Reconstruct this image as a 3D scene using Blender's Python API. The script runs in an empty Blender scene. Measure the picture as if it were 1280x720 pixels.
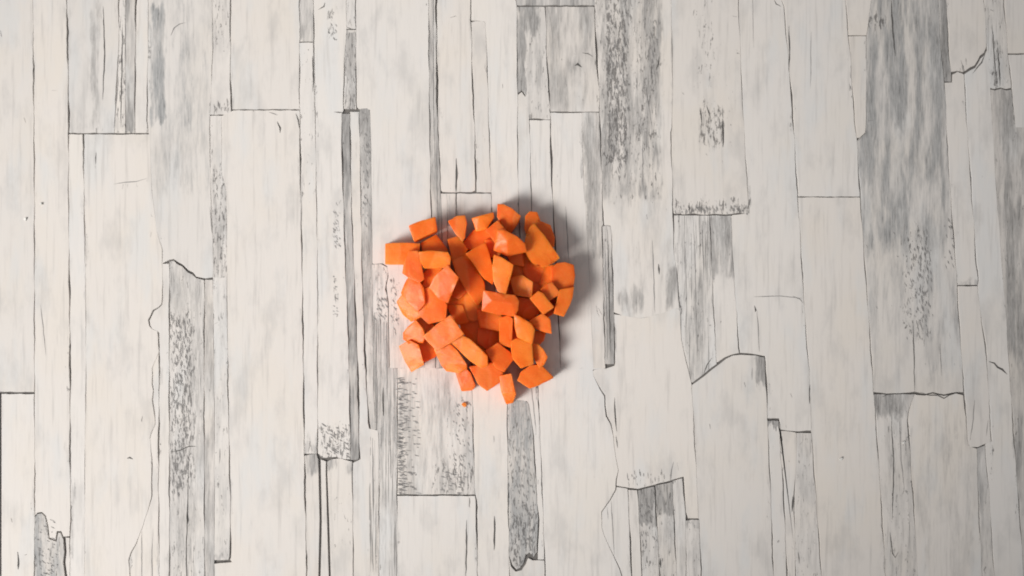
import bpy, bmesh, math, random
from mathutils import Vector, noise as pnoise

# ------------------------------------------------------------------ camera, light, exposure
scene = bpy.context.scene
col = scene.collection
F_PX, DIST, PITCH = 1150.0, 0.46, math.radians(2.4)      # a phone held 46 cm above the board, leaning a little
MM = 0.001
cam_d = bpy.data.cameras.new("camera")
cam_d.sensor_width = 36.0
cam_d.lens = 36.0 * F_PX / 1280.0
cam_d.clip_start, cam_d.clip_end = 0.01, 20.0
cam_d.dof.use_dof = True
cam_d.dof.focus_distance = 0.452
cam_d.dof.aperture_fstop = 5.0
cam = bpy.data.objects.new("camera", cam_d)
CAM = Vector((0, -DIST * math.sin(PITCH), DIST * math.cos(PITCH)))
cam.location = CAM
cam.rotation_euler = (PITCH, 0, 0)
col.objects.link(cam)
scene.camera = cam

world = bpy.data.worlds.new("World")
scene.world = world
world.use_nodes = True
bg = world.node_tree.nodes["Background"]
bg.inputs[0].default_value = (0.97, 0.98, 1.0, 1)
bg.inputs[1].default_value = 0.285                        # even light from the room's walls and ceiling

def area(name, loc, target, sx, sy, power, colour):
    d = bpy.data.lights.new(name, 'AREA')
    d.shape = 'RECTANGLE'; d.size = sx; d.size_y = sy
    d.energy = power; d.color = colour
    o = bpy.data.objects.new(name, d)
    o.location = loc
    o.rotation_euler = (Vector(target) - Vector(loc)).to_track_quat('-Z', 'Y').to_euler()
    col.objects.link(o)
    return o
# the window: to the left and towards the photographer
win = area("window_light", (-0.79, -0.37, 0.66), (-0.17, 0.0, 0), 0.60, 0.60, 1.50, (1.0, 0.967, 0.93))
win.data.spread = math.radians(28)                       # the window's reveal and curtains narrow the beam

vs = scene.view_settings
vs.view_transform = 'Standard'; vs.look = 'None'; vs.exposure = 0.0; vs.gamma = 1.0
vs.use_curve_mapping = False
scene.render.engine = 'CYCLES'
scene.cycles.use_denoising = True
scene.cycles.filter_width = 1.9
scene.cycles.max_bounces = 6
scene.cycles.diffuse_bounces = 4
scene.cycles.glossy_bounces = 2

# ------------------------------------------------------------------ helpers
cp, sp = math.cos(PITCH), math.sin(PITCH)
def W(u, v, z=0.0):
    """the point of the horizontal plane z (metres) that the photograph shows at u, v"""
    x, y = (u - 640) / F_PX, -(v - 360) / F_PX
    d = Vector((x, y * cp + sp, y * sp - cp))
    return CAM + d * ((z - CAM.z) / d.z)

rng = random.Random(7)

def new_obj(name, me, parent=None):
    o = bpy.data.objects.new(name, me)
    col.objects.link(o)
    o.parent = parent
    return o

def nd(nt, t, **kw):
    n = nt.nodes.new(t)
    for k, v in kw.items():
        if k.startswith('i') and k[1:].isdigit():
            n.inputs[int(k[1:])].default_value = v
        else:
            setattr(n, k, v)
    return n

def fmath(nt, op, a, b=None, c=None, clamp=False):
    n = nt.nodes.new('ShaderNodeMath'); n.operation = op; n.use_clamp = clamp
    for i, s in enumerate((a, b, c)):
        if s is None: continue
        if isinstance(s, (int, float)): n.inputs[i].default_value = s
        else: nt.links.new(s, n.inputs[i])
    return n.outputs[0]

def smooth(nt, val, lo, hi):
    n = nt.nodes.new('ShaderNodeMapRange'); n.interpolation_type = 'SMOOTHSTEP'
    for sock, s in ((n.inputs[0], val), (n.inputs[1], lo), (n.inputs[2], hi)):
        if isinstance(s, (int, float)): sock.default_value = s
        else: nt.links.new(s, sock)
    return n.outputs[0]

def mixc(nt, fac, a, b):
    n = nt.nodes.new('ShaderNodeMix'); n.data_type = 'RGBA'
    ins = [n.inputs[0], n.inputs[6], n.inputs[7]]
    for sock, s in zip(ins, (fac, a, b)):
        if isinstance(s, (int, float)): sock.default_value = s
        elif isinstance(s, tuple): sock.default_value = (*s, 1)
        else: nt.links.new(s, sock)
    return n.outputs[2]

def noise(nt, vec, scale, detail=3.0, rough=0.5, dist=0.0):
    m = nt.nodes.new('ShaderNodeVectorMath'); m.operation = 'MULTIPLY'
    nt.links.new(vec, m.inputs[0]); m.inputs[1].default_value = scale
    n = nt.nodes.new('ShaderNodeTexNoise')
    nt.links.new(m.outputs[0], n.inputs['Vector'])
    n.inputs['Scale'].default_value = 1.0
    n.inputs['Detail'].default_value = detail
    n.inputs['Roughness'].default_value = rough
    n.inputs['Distortion'].default_value = dist
    return n.outputs['Fac']

# node group: soft box of worn paint in board coordinates
grp = bpy.data.node_groups.new("worn_patch", 'ShaderNodeTree')
for nm in ("X", "Y", "X0", "X1", "Y0", "Y1", "Soft", "SoftY"):
    grp.interface.new_socket(nm, in_out='INPUT', socket_type='NodeSocketFloat')
grp.interface.new_socket("Mask", in_out='OUTPUT', socket_type='NodeSocketFloat')
gi = grp.nodes.new('NodeGroupInput'); go = grp.nodes.new('NodeGroupOutput')
G = gi.outputs
def _edge(v, e, s, sign):
    a = fmath(grp, 'SUBTRACT', v, e) if sign > 0 else fmath(grp, 'SUBTRACT', e, v)
    a = fmath(grp, 'DIVIDE', a, s)
    a = fmath(grp, 'MULTIPLY_ADD', a, 0.5, 0.5)
    return smooth(grp, a, 0.0, 1.0)
m1 = fmath(grp, 'MULTIPLY', _edge(G['X'], G['X0'], G['Soft'], 1), _edge(G['X'], G['X1'], G['Soft'], -1))
m2 = fmath(grp, 'MULTIPLY', _edge(G['Y'], G['Y0'], G['SoftY'], 1), _edge(G['Y'], G['Y1'], G['SoftY'], -1))
grp.links.new(fmath(grp, 'MULTIPLY', m1, m2), go.inputs[0])

WHITE, CREAM, COOL = (0.70, 0.660, 0.622), (0.70, 0.652, 0.60), (0.65, 0.645, 0.635)
GREY, GREYB, DARK = (0.31, 0.297, 0.286), (0.345, 0.352, 0.355), (0.075, 0.07, 0.068)

def paint_material(name, seed, tone, patches, bluish=0.0):
    """whitewashed board: paint, worn grey wood where the patches say, flecks and drawn-out grain"""
    mat = bpy.data.materials.new(name); mat.use_nodes = True
    nt = mat.node_tree
    bsdf = nt.nodes["Principled BSDF"]
    uv = nt.nodes.new('ShaderNodeUVMap'); uv.uv_map = "board"
    sc = nt.nodes.new('ShaderNodeVectorMath'); sc.operation = 'MULTIPLY_ADD'
    nt.links.new(uv.outputs[0], sc.inputs[0])
    sc.inputs[1].default_value = (1000, 1000, 0); sc.inputs[2].default_value = (0, 0, seed * 3.7)
    P = sc.outputs[0]
    sep = nt.nodes.new('ShaderNodeSeparateXYZ'); nt.links.new(P, sep.inputs[0])
    # ragged edges for the worn patches
    wn = noise(nt, P, (0.14, 0.042, 1), 3, 0.65)
    wsep = nt.nodes.new('ShaderNodeSeparateColor'); nt.links.new(wn.node.outputs['Color'], wsep.inputs[0])
    wn, wn2 = wsep.outputs[0], wsep.outputs[1]
    X = fmath(nt, 'MULTIPLY_ADD', fmath(nt, 'SUBTRACT', wn, 0.5), 16.0, sep.outputs[0])
    Y = fmath(nt, 'MULTIPLY_ADD', fmath(nt, 'SUBTRACT', wn2, 0.5), 46.0, sep.outputs[1])
    acc = [None, None, None]
    for (x0, y0, x1, y1, soft, g, f, s) in patches:
        n = nt.nodes.new('ShaderNodeGroup'); n.node_tree = grp
        nt.links.new(X, n.inputs[0]); nt.links.new(Y, n.inputs[1])
        for i, v in zip(range(2, 8), (x0, x1, y0, y1, soft, soft * 2.5)):
            n.inputs[i].default_value = v
        for k, amt in enumerate((g, f, s)):
            if amt <= 0: continue
            m = fmath(nt, 'MULTIPLY', n.outputs[0], amt)
            acc[k] = m if acc[k] is None else fmath(nt, 'MAXIMUM', acc[k], m)
    # paint: warm and cool clouds, faint brush streaks
    cl = noise(nt, P, (0.013, 0.009, 1), 3, 0.55)
    c = mixc(nt, smooth(nt, cl, 0.42, 0.68), WHITE, CREAM)
    cl2 = noise(nt, P, (0.03, 0.008, 2.3), 3, 0.55)
    c = mixc(nt, fmath(nt, 'MULTIPLY', smooth(nt, cl2, 0.48, 0.72), 0.75), c, COOL)
    cl3 = noise(nt, P, (0.035, 0.014, 5.1), 4, 0.62)
    c = mixc(nt, fmath(nt, 'MULTIPLY', smooth(nt, cl3, 0.48, 0.72), 0.42), c, (0.47, 0.455, 0.44))
    br = noise(nt, P, (0.22, 0.012, 1.1), 4, 0.6)
    c = mixc(nt, fmath(nt, 'MULTIPLY', smooth(nt, br, 0.50, 0.78), 0.30), c, GREY)
    # worn grey wood
    st = noise(nt, P, (0.19, 0.022, 0.6), 5, 0.74)
    if acc[0] is not None:
        broad = noise(nt, P, (0.055, 0.0085, 3.3), 3, 0.6, 0.4)
        acc[0] = fmath(nt, 'MULTIPLY', acc[0], fmath(nt, 'MULTIPLY_ADD', smooth(nt, broad, 0.36, 0.62), 0.55, 0.78))
        lo = fmath(nt, 'MULTIPLY_ADD', acc[0], -0.58, 0.68)
        gm = smooth(nt, st, lo, fmath(nt, 'ADD', lo, 0.46))
        gm = fmath(nt, 'MULTIPLY', gm, fmath(nt, 'MULTIPLY_ADD', acc[0], 0.62, 0.34), clamp=True)
        fine = noise(nt, P, (0.75, 0.05, 0.9), 3, 0.8)
        gcol = mixc(nt, bluish, GREY, GREYB)
        gcol = mixc(nt, fmath(nt, 'MULTIPLY', smooth(nt, fine, 0.42, 0.68), 0.48), gcol, (0.60, 0.585, 0.565))
        gcol = mixc(nt, fmath(nt, 'MULTIPLY', smooth(nt, fine, 0.47, 0.30), 0.75), gcol, (0.13, 0.125, 0.12))
        c = mixc(nt, gm, c, gcol)
    # flecks where the paint has chipped
    fl = noise(nt, P, (0.36, 0.085, 0.8), 4, 0.74, 0.5)
    thr = 0.72 if acc[1] is None else fmath(nt, 'MULTIPLY_ADD', acc[1], -0.235, 0.72)
    fm = smooth(nt, fl, thr, 0.06 + thr if isinstance(thr, float) else fmath(nt, 'ADD', thr, 0.06))
    if acc[1] is not None:
        fm = fmath(nt, 'MULTIPLY', fm, 0.72)
        hl = noise(nt, P, (0.33, 0.16, 4.1), 2, 0.7)      # pale blobs of thick paint among the chips
        hm = smooth(nt, hl, fmath(nt, 'MULTIPLY_ADD', acc[1], -0.16, 0.74), 0.78)
        c = mixc(nt, fmath(nt, 'MULTIPLY', fmath(nt, 'MULTIPLY', hm, acc[1]), 0.7), c, (0.72, 0.70, 0.67))
    else:
        fm = fmath(nt, 'MULTIPLY', fm, 0.45)
    c = mixc(nt, fm, c, DARK)
    # long dark grain lines
    gl = noise(nt, P, (0.75, 0.011, 0.5), 3, 0.6, 0.15)
    thr2 = 0.74 if acc[2] is None else fmath(nt, 'MULTIPLY_ADD', acc[2], -0.24, 0.74)
    sm = smooth(nt, gl, thr2, 0.07 + thr2 if isinstance(thr2, float) else fmath(nt, 'ADD', thr2, 0.07))
    sm = fmath(nt, 'MULTIPLY', sm, 0.65)
    c = mixc(nt, sm, c, DARK)
    hsv = nt.nodes.new('ShaderNodeHueSaturation'); hsv.inputs['Value'].default_value = tone * (0.965 + 0.055 * random.Random(seed * 13).random())
    hsv.inputs['Saturation'].default_value = 0.8 + 0.3 * random.Random(seed * 29).random()
    nt.links.new(c, hsv.inputs['Color'])
    nt.links.new(hsv.outputs[0], bsdf.inputs['Base Color'])
    bsdf.inputs['Roughness'].default_value = 0.55
    bsdf.inputs['Specular IOR Level'].default_value = 0.3
    bump = nt.nodes.new('ShaderNodeBump')
    bump.inputs['Strength'].default_value = 0.35; bump.inputs['Distance'].default_value = 0.00012
    hgt = noise(nt, P, (0.3, 0.05, 1.1), 2, 0.6)
    nt.links.new(hgt, bump.inputs['Height']); nt.links.new(bump.outputs[0], bsdf.inputs['Normal'])
    return mat

def plain_material(name, colour, rough=0.8):
    mat = bpy.data.materials.new(name); mat.use_nodes = True
    nt = mat.node_tree; b = nt.nodes["Principled BSDF"]
    tc = nt.nodes.new('ShaderNodeTexCoord')
    n = noise(nt, tc.outputs['Object'], (900, 250, 900), 3)
    c = mixc(nt, n, tuple(v * 0.7 for v in colour), tuple(v * 1.3 for v in colour))
    nt.links.new(c, b.inputs['Base Color']); b.inputs['Roughness'].default_value = rough
    b.inputs['Specular IOR Level'].default_value = 0.15
    return mat

M_BACK = plain_material("dark_backing", (0.15, 0.14, 0.132))
M_CRACK = plain_material("crack_dark", (0.10, 0.095, 0.09))
M_CRACK2 = plain_material("crack_grey", (0.26, 0.25, 0.245))

# ------------------------------------------------------------------ the board: seams between the planks, as (y, x, width)
T, B, XL, XR = -110, 830, -110, 1390
S = {
 'a': [(T,40,.3),(20,41,.3),(32,41.3,1.2),(100,42,1.7),(240,43,1.2),(480,43,1.2),(545,43,.3),(560,43.3,.9),(600,43.5,1.2),(720,43,1),(B,43,1)],
 'b': [(T,82,2.4),(0,83.5,2.4),(80,85,2.6),(150,86,2.4),(225,85.5,1),(300,86,.7),(360,87,2.3),(480,87.7,2.6),(560,87.5,2),(650,88.5,1.6),(672,87.5,.8),(720,87,1.4),(B,87,1.4)],
 'c': [(T,148,.8),(0,148.5,1.1),(60,148.5,1.2),(100,146,1.2),(167,143,1)],
 'd': [(T,157,.7),(50,156.5,.5),(167,157,.6)],
 'e': [(T,170,2.8),(0,170,2.6),(40,169.5,1.6),(167,168.5,1.6)],
 'f': [(T,186,.2),(60,185,.4),(110,184,1.2),(150,184,1.4),(167,185.5,.7)],
 'g': [(167,104,2),(240,105,1.2),(300,106,1),(370,107,.4),(480,107.5,.6),(560,106,.6),(650,106,.2),(B,105,.2)],
 'h': [(167,186.5,.15),(240,190,.15),(290,196,.15),(312,203,.6)],
 'i': [(312,203,1),(380,203,1.2),(384,199,1.4),(388,192,1.4),(393,190,1.4),(400,186,1.6),(407,187,1.4),(411,190,1.4),(414,197,1),(440,199,1.2),(451,194,1.4),(460,190,1.2),(480,190.5,1.2),(488,192,1.2),(500,191,1.2),(512,192.5,1.2),(530,194,1.4),(542,189,1.6),(548,188,1.2),(580,190,1.2),(620,190,1.2),(640,184,1.2),(660,178,1),(680,170,1),(690,164,.9),(700,161,.9),(720,163,.8),(B,165,.8)],
 'j': [(414,198,1.4),(440,199.3,1.5),(480,199,2),(615,198,2),(630,198.5,1.1),(720,199,1.1),(B,199,1.1)],
 'k': [(324,212,.5),(337,212,1.8),(480,211.5,1.4),(720,212,1.4),(B,212,1.4)],
 'l': [(346,256,1.8),(440,255,1.2),(480,255,1.3),(600,255.5,1.2),(B,256,1.2)],
 'n': [(345,266,.4),(500,268,.4),(B,268,.4)],
 'o': [(T,264,.6),(0,265,.9),(60,266,.5),(160,262,.6),(240,263.5,.7),(300,266,.3),(345,266,.3)],
 'p': [(T,287.5,1.5),(0,288,1.5),(100,288,1.7),(138,289.5,2.4),(145,290,1)],
 'q': [(144,277,.2),(215,277,.2),(240,283,.2),(405,284,.5),(430,284.5,1.2),(480,285,1.4),(560,286.5,1.5),(620,288,1.7),(697,288,2.2),(702,286,1.4),(704,271,1),(B,270,.3)],
 'r': [(T,374,1.3),(0,374.5,1.1),(137,374.5,1),(150,375,2.4),(240,376,1.5),(350,378,1.7),(480,379.5,2.6),(560,380.5,2),(620,381.5,2.2),(720,383.5,1.5),(B,385,1.4)],
 's': [(T,391,2),(0,392,2),(52,392.5,1.2),(115,393.5,1.6),(150,394,.5),(240,395.5,.9),(350,397,.8),(480,397,1.3),(568,397,1.4)],
 't': [(T,432,.3),(36,433,.3),(78,430.5,.9),(138,429.5,1.6),(143,427,2),(240,429,2.2),(300,431,1.4),(350,432.5,1.7),(400,435,1.3),(480,437,1.8),(577,438.5,1.5)],
 'v': [(T,444.5,1.3),(0,444.5,1.1),(100,445,1.3),(136,446,1.3)],
 'x': [(138,437.5,1.4),(240,439,1.3),(300,441,1.1),(400,445,1.8),(480,448,2.4),(560,449,3.2),(573,449,3.4),(576,446,1.2)],
 'y': [(138,449,.7),(240,451,.9),(350,453,1.3),(430,456,2.4),(480,458,3),(528,461,3),(537,463,1.2)],
 'z': [(136,462,.4),(150,463,.3),(240,464.5,.3),(400,466,.4),(480,467,.4),(538,469,.4)],
 'ab': [(577,440.5,1.2),(640,441,1.3),(720,442,1),(B,443,1)],
 'ac': [(538,473,.5),(600,474,.9),(720,473.5,.7),(B,474,.7)],
 'ad': [(T,535.5,.9),(0,536,1.3),(100,536.5,1.1),(240,538.5,1.5),(300,540,1.2),(460,545,1)],
 'ae': [(330,483,.3),(338,485,1.6),(347,484.5,1.6),(355,482,1.4),(362,481.5,1.4),(370,484,.9),(378,485,.02),(400,485,.02),(460,486,.02)],
 'af': [(461,497,.4),(480,497,.9),(619,496.5,1.2),(640,496.5,.5),(720,496,.5),(B,496,.5)],
 'ag': [(440,589,1.5),(480,590.3,1.5),(560,592,1.2),(617,593.5,1.3),(625,595.5,2.5),(680,596.5,2.5),(720,597,1.8),(B,598,1.6)],
 'ai': [(T,545,2.3),(0,545.5,2.4),(100,546.5,3),(168,547.5,3.2),(173,548.5,1),(239,551,.9),(300,553,.8),(460,558,.8)],
 'aj': [(T,587,1.1),(0,588.5,1.1),(100,590.5,1.9),(130,592,2.1),(180,594,2),(238,595,2)],
 'ap': [(240,558.5,.9),(460,563,.9)],
 'aq': [(240,570,1.4),(460,574,1)],
 'ar': [(T,606,.2),(27,606.5,.3),(75,609,.4),(85,609.3,1),(150,611,.9),(240,614,.9),(300,616.5,1),(440,622,.8)],
 'as': [(T,645,.8),(0,645,.8),(8,646,1.1),(118,647,.9),(170,647,1),(240,648,1),(300,650,1),(440,655,1)],
 'at': [(440,632,.5),(500,634,.9),(600,635,1.1),(720,637,.9),(B,638,.9)],
 'au': [(500,657,.8),(505,661,1.4),(512,662.5,1.6),(530,665,1.4),(545,667,1.2),(560,668,1.4),(600,670,1.6),(620,671,2),(650,673.5,2),(665,673,2.2),(690,672,1.6),(700,672,.4)],
 'av': [(440,669,.9),(480,672.5,1.1),(540,675,1.1),(600,677.5,1.1),(690,680.5,1.3),(720,682,1.5),(B,685,1.4)],
 'aw': [(8,682,1.5),(80,684,1.5),(118,687,2.2),(124,687.3,1),(140,687.5,1),(146,688,3),(240,690.5,2.8),(310,694,2.1),(460,701,1.5)],
 'ax': [(118,657,.4),(146,661,.4),(150,662,1),(240,664,1.2),(460,670,1)],
 'ay': [(8,743,2.2),(50,745,2.8),(85,747,2.5),(118,749,1),(150,750,1.7),(240,753,1.3),(282,754.5,1.5)],
 'az': [(140,727,.4),(240,730,.2),(310,735,.2),(460,742,.2)],
 'ba': [(282,753,1.3),(455,756.5,1.3)],
 'bb': [(282,763,1),(292,764.5,1.5),(440,769,1.7),(455,768.5,1.2)],
 'bc': [(T,838,.7),(0,839,.9),(100,841,.8),(160,840,.5),(165,838.5,1.3),(240,841,1.7),(320,843,1.5),(345,847,1.3),(384,850,1.2)],
 'be': [(T,921,.7),(0,923,.9),(100,927,.9),(180,931,.8),(240,935,.9),(268,937,.7)],
 'bg': [(255,887,1.1),(340,890,1.3),(470,896.5,1.2)],
 'bh': [(268,914,1.1),(285,914.5,.9),(320,916,.5),(360,918.5,.9),(435,924,1.6),(445,925,1)],
 'bi': [(T,974,.3),(0,977,.6),(8,980,1),(85,986.5,1.3),(110,989,2.4),(165,992.5,2.4),(240,997,1.4),(320,1002,1.3),(400,1006.5,1.5),(470,1012,.7),(503,1013,.6),(540,1014.5,.4)],
 'bj': [(444,956,1.5),(480,958.5,2.4),(500,959,2.4),(540,960,1.3),(600,963,1.5),(720,967,1.8),(B,971,1.8)],
 'bk': [(461,741,.3),(470,742,1.1),(480,747,1.5),(486,750,1.6),(495,756,1.8),(507,756.5,1.2),(520,758.5,1.8),(530,763.5,1.4),(545,766.5,2),(552,767.5,1.2),(560,768,1.8),(575,770.5,1.4),(588,773,1.6),(600,770.5,1.2),(612,770,1.1),(625,763,1.1),(640,752,1.2),(660,752,1.3),(680,760,1.3),(695,767,1.3),(710,774,1.2),(720,778,1.1),(B,800,1)],
 'bl': [(384,850,1.2),(415,851,1.6),(425,852,.5),(480,864.5,.9),(540,868,1.1),(600,871,.8),(635,872.5,.3),(650,873,.3)],
 'bm': [(611,785,2.2),(720,790,2.5),(B,795,2.4)],
 'bn': [(613,797,1.3),(720,803,1.3),(B,808,1.3)],
 'bo': [(606,818.5,1.5),(720,825,1.5),(B,830,1.5)],
 'bp': [(601,840.5,1.7),(720,846,1.3),(B,851,1.3)],
 'bq': [(597,853.5,1.1),(645,857,.7),(720,858,.7),(B,862,.7)],
 'br': [(650,874,1.7),(720,877,1.5),(B,882,1.5)],
 'bs': [(T,1050,1.1),(0,1057,1.1),(70,1063,1.1),(150,1068.5,1.3),(173,1071,1.3),(240,1075,1.8),(340,1082,1.5),(410,1087,1.5),(480,1091.5,1.3),(570,1098,1.5),(650,1103,1.5),(720,1107,1.5),(B,1114,1.5)],
 'bt': [(540,1014.5,1.1),(620,1020,1.5),(720,1027,1.3),(B,1034,1.3)],
 'bu': [(525,974,2.4),(570,976,1.3),(600,979,2.1),(720,984,1.9),(B,989,1.9)],
 'bv': [(540,995.5,.7),(570,996,.3),(600,994,.6),(612,993,1.7),(640,993,1.1),(720,994.5,1.1),(B,997,1.1)],
 'bw': [(T,1092,.2),(0,1089,.4),(35,1085,.5),(45,1083,.6),(150,1083,.7),(166,1082,.8),(174,1073,.8)],
 'bx': [(T,1170,.7),(0,1173,.7),(60,1176,.8),(102,1181,.9),(150,1183,1.1),(200,1185.5,1.1),(240,1188,1.3),(330,1195,1.9),(400,1199,1.5),(480,1204.5,1.9),(540,1209,2.4),(558,1211,2.6)],
 'by': [(493,1143,.4),(513,1136,.8),(525,1135,2),(600,1140,2.2),(640,1143,1.5),(660,1144,.4),(720,1147,.3),(B,1152,.3)],
 'bz': [(560,1221,.7),(600,1222,1.1),(720,1228,1.3),(B,1234,1.3)],
 'ca': [(T,1180,1.1),(0,1183,1.1),(60,1186,1.3),(90,1188.5,1.4),(102,1189,.9)],
 'cb': [(T,1227,1),(0,1230,1.1),(60,1234,1.1),(110,1237.5,.9)],
 'cc': [(90,1205.5,1.1),(150,1208.5,1.5),(180,1210,1.1),(195,1212,1.6),(240,1214.5,1.8),(300,1219,1.6),(330,1220.5,1.6),(350,1223.5,2),(358,1222,.8),(385,1225,.8),(403,1227,1.2),(415,1229.5,2),(430,1232,1.6),(480,1235.5,1.5),(553,1239.5,1.3)],
 'cd': [(57,1235,.7),(110,1238,.3),(240,1245.5,.3),(400,1258,.4),(460,1262,.9),(480,1263,1.5),(580,1270,1.5),(660,1276,1.5),(720,1280,1.5),(B,1287,1.5)],
 'ce': [(555,1231,.7),(610,1236,1.1),(720,1243,1.1),(B,1249,1.1)],
 'cf': [(T,1250,1.1),(0,1255,1.5),(65,1260,1.3),(110,1265,1.3),(159,1269,1.5)],
}

def seam(name, y0, y1):
    """points of a seam between two heights, with its width; drawn a little unsteadily"""
    L = S[name]
    out = []
    ys = sorted({y0, y1, *[p[0] for p in L if y0 < p[0] < y1]})
    fine = []
    for q, r in zip(ys, ys[1:]):
        n = max(1, int((r - q) / 8))
        fine += [q + (r - q) * k / n for k in range(n)]
    fine.append(ys[-1])
    for y in fine:
        for (ya, xa, wa), (yb, xb, wb) in zip(L, L[1:]):
            if ya <= y <= yb or (y < L[0][0] and ya == L[0][0]) or (y > L[-1][0] and yb == L[-1][0]):
                t = (y - ya) / (yb - ya)
                h = math.sin(y * 0.37 + hash_name(name)) * 0.22 + math.sin(y * 0.113 + 2 * hash_name(name)) * 0.3
                hn = hash_name(name)
                fade = 0.66 + 0.46 * math.sin(y * 0.061 + hn) + 0.22 * math.sin(y * 0.173 + 3 * hn) + 0.16 * math.sin(y * 0.41 + 5 * hn)
                out.append((xa + (xb - xa) * t + h * min(1.0, (wa + wb) / 2), y, (wa + (wb - wa) * t) * max(0.0, fade * 0.92 - 0.06)))
                break
    return out

def hash_name(n):
    return sum(ord(ch) * (i + 3) for i, ch in enumerate(n)) % 17

def side(spec, y0, y1):
    """one side of a plank, from top to bottom: seam names, or tuples (name, y0, y1) and points (x, y, w) in order"""
    if isinstance(spec, str): return seam(spec, y0, y1)
    out = []
    for s in spec:
        if isinstance(s[0], str): out += seam(*s)
        else: out.append(s)
    return out

# the backing slab under the planks
def slab():
    bm = bmesh.new()
    cs = [(XL + 3, T + 3), (XR - 3, T + 3), (XR - 3, B - 3), (XL + 3, B - 3)]
    up = [bm.verts.new(W(u, v, -0.0008)) for u, v in cs]
    dn = [bm.verts.new(W(u, v, -0.0008) - Vector((0, 0, 0.012))) for u, v in cs]
    bm.faces.new(up[::-1]); bm.faces.new(dn)
    for i in range(4):
        j = (i + 1) % 4
        bm.faces.new((up[i], up[j], dn[j], dn[i]))
    bmesh.ops.recalc_face_normals(bm, faces=bm.faces)
    me = bpy.data.meshes.new("tabletop"); bm.to_mesh(me); bm.free()
    me.materials.append(M_BACK)
    return new_obj("tabletop", me)
table = slab()
table["kind"] = "structure"
table["label"] = "whitewashed plank tabletop under the diced carrots"

PLANKS = {}
def area2(p):
    return sum(a[0] * b[1] - b[0] * a[1] for a, b in zip(p, p[1:] + p[:1]))

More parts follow.
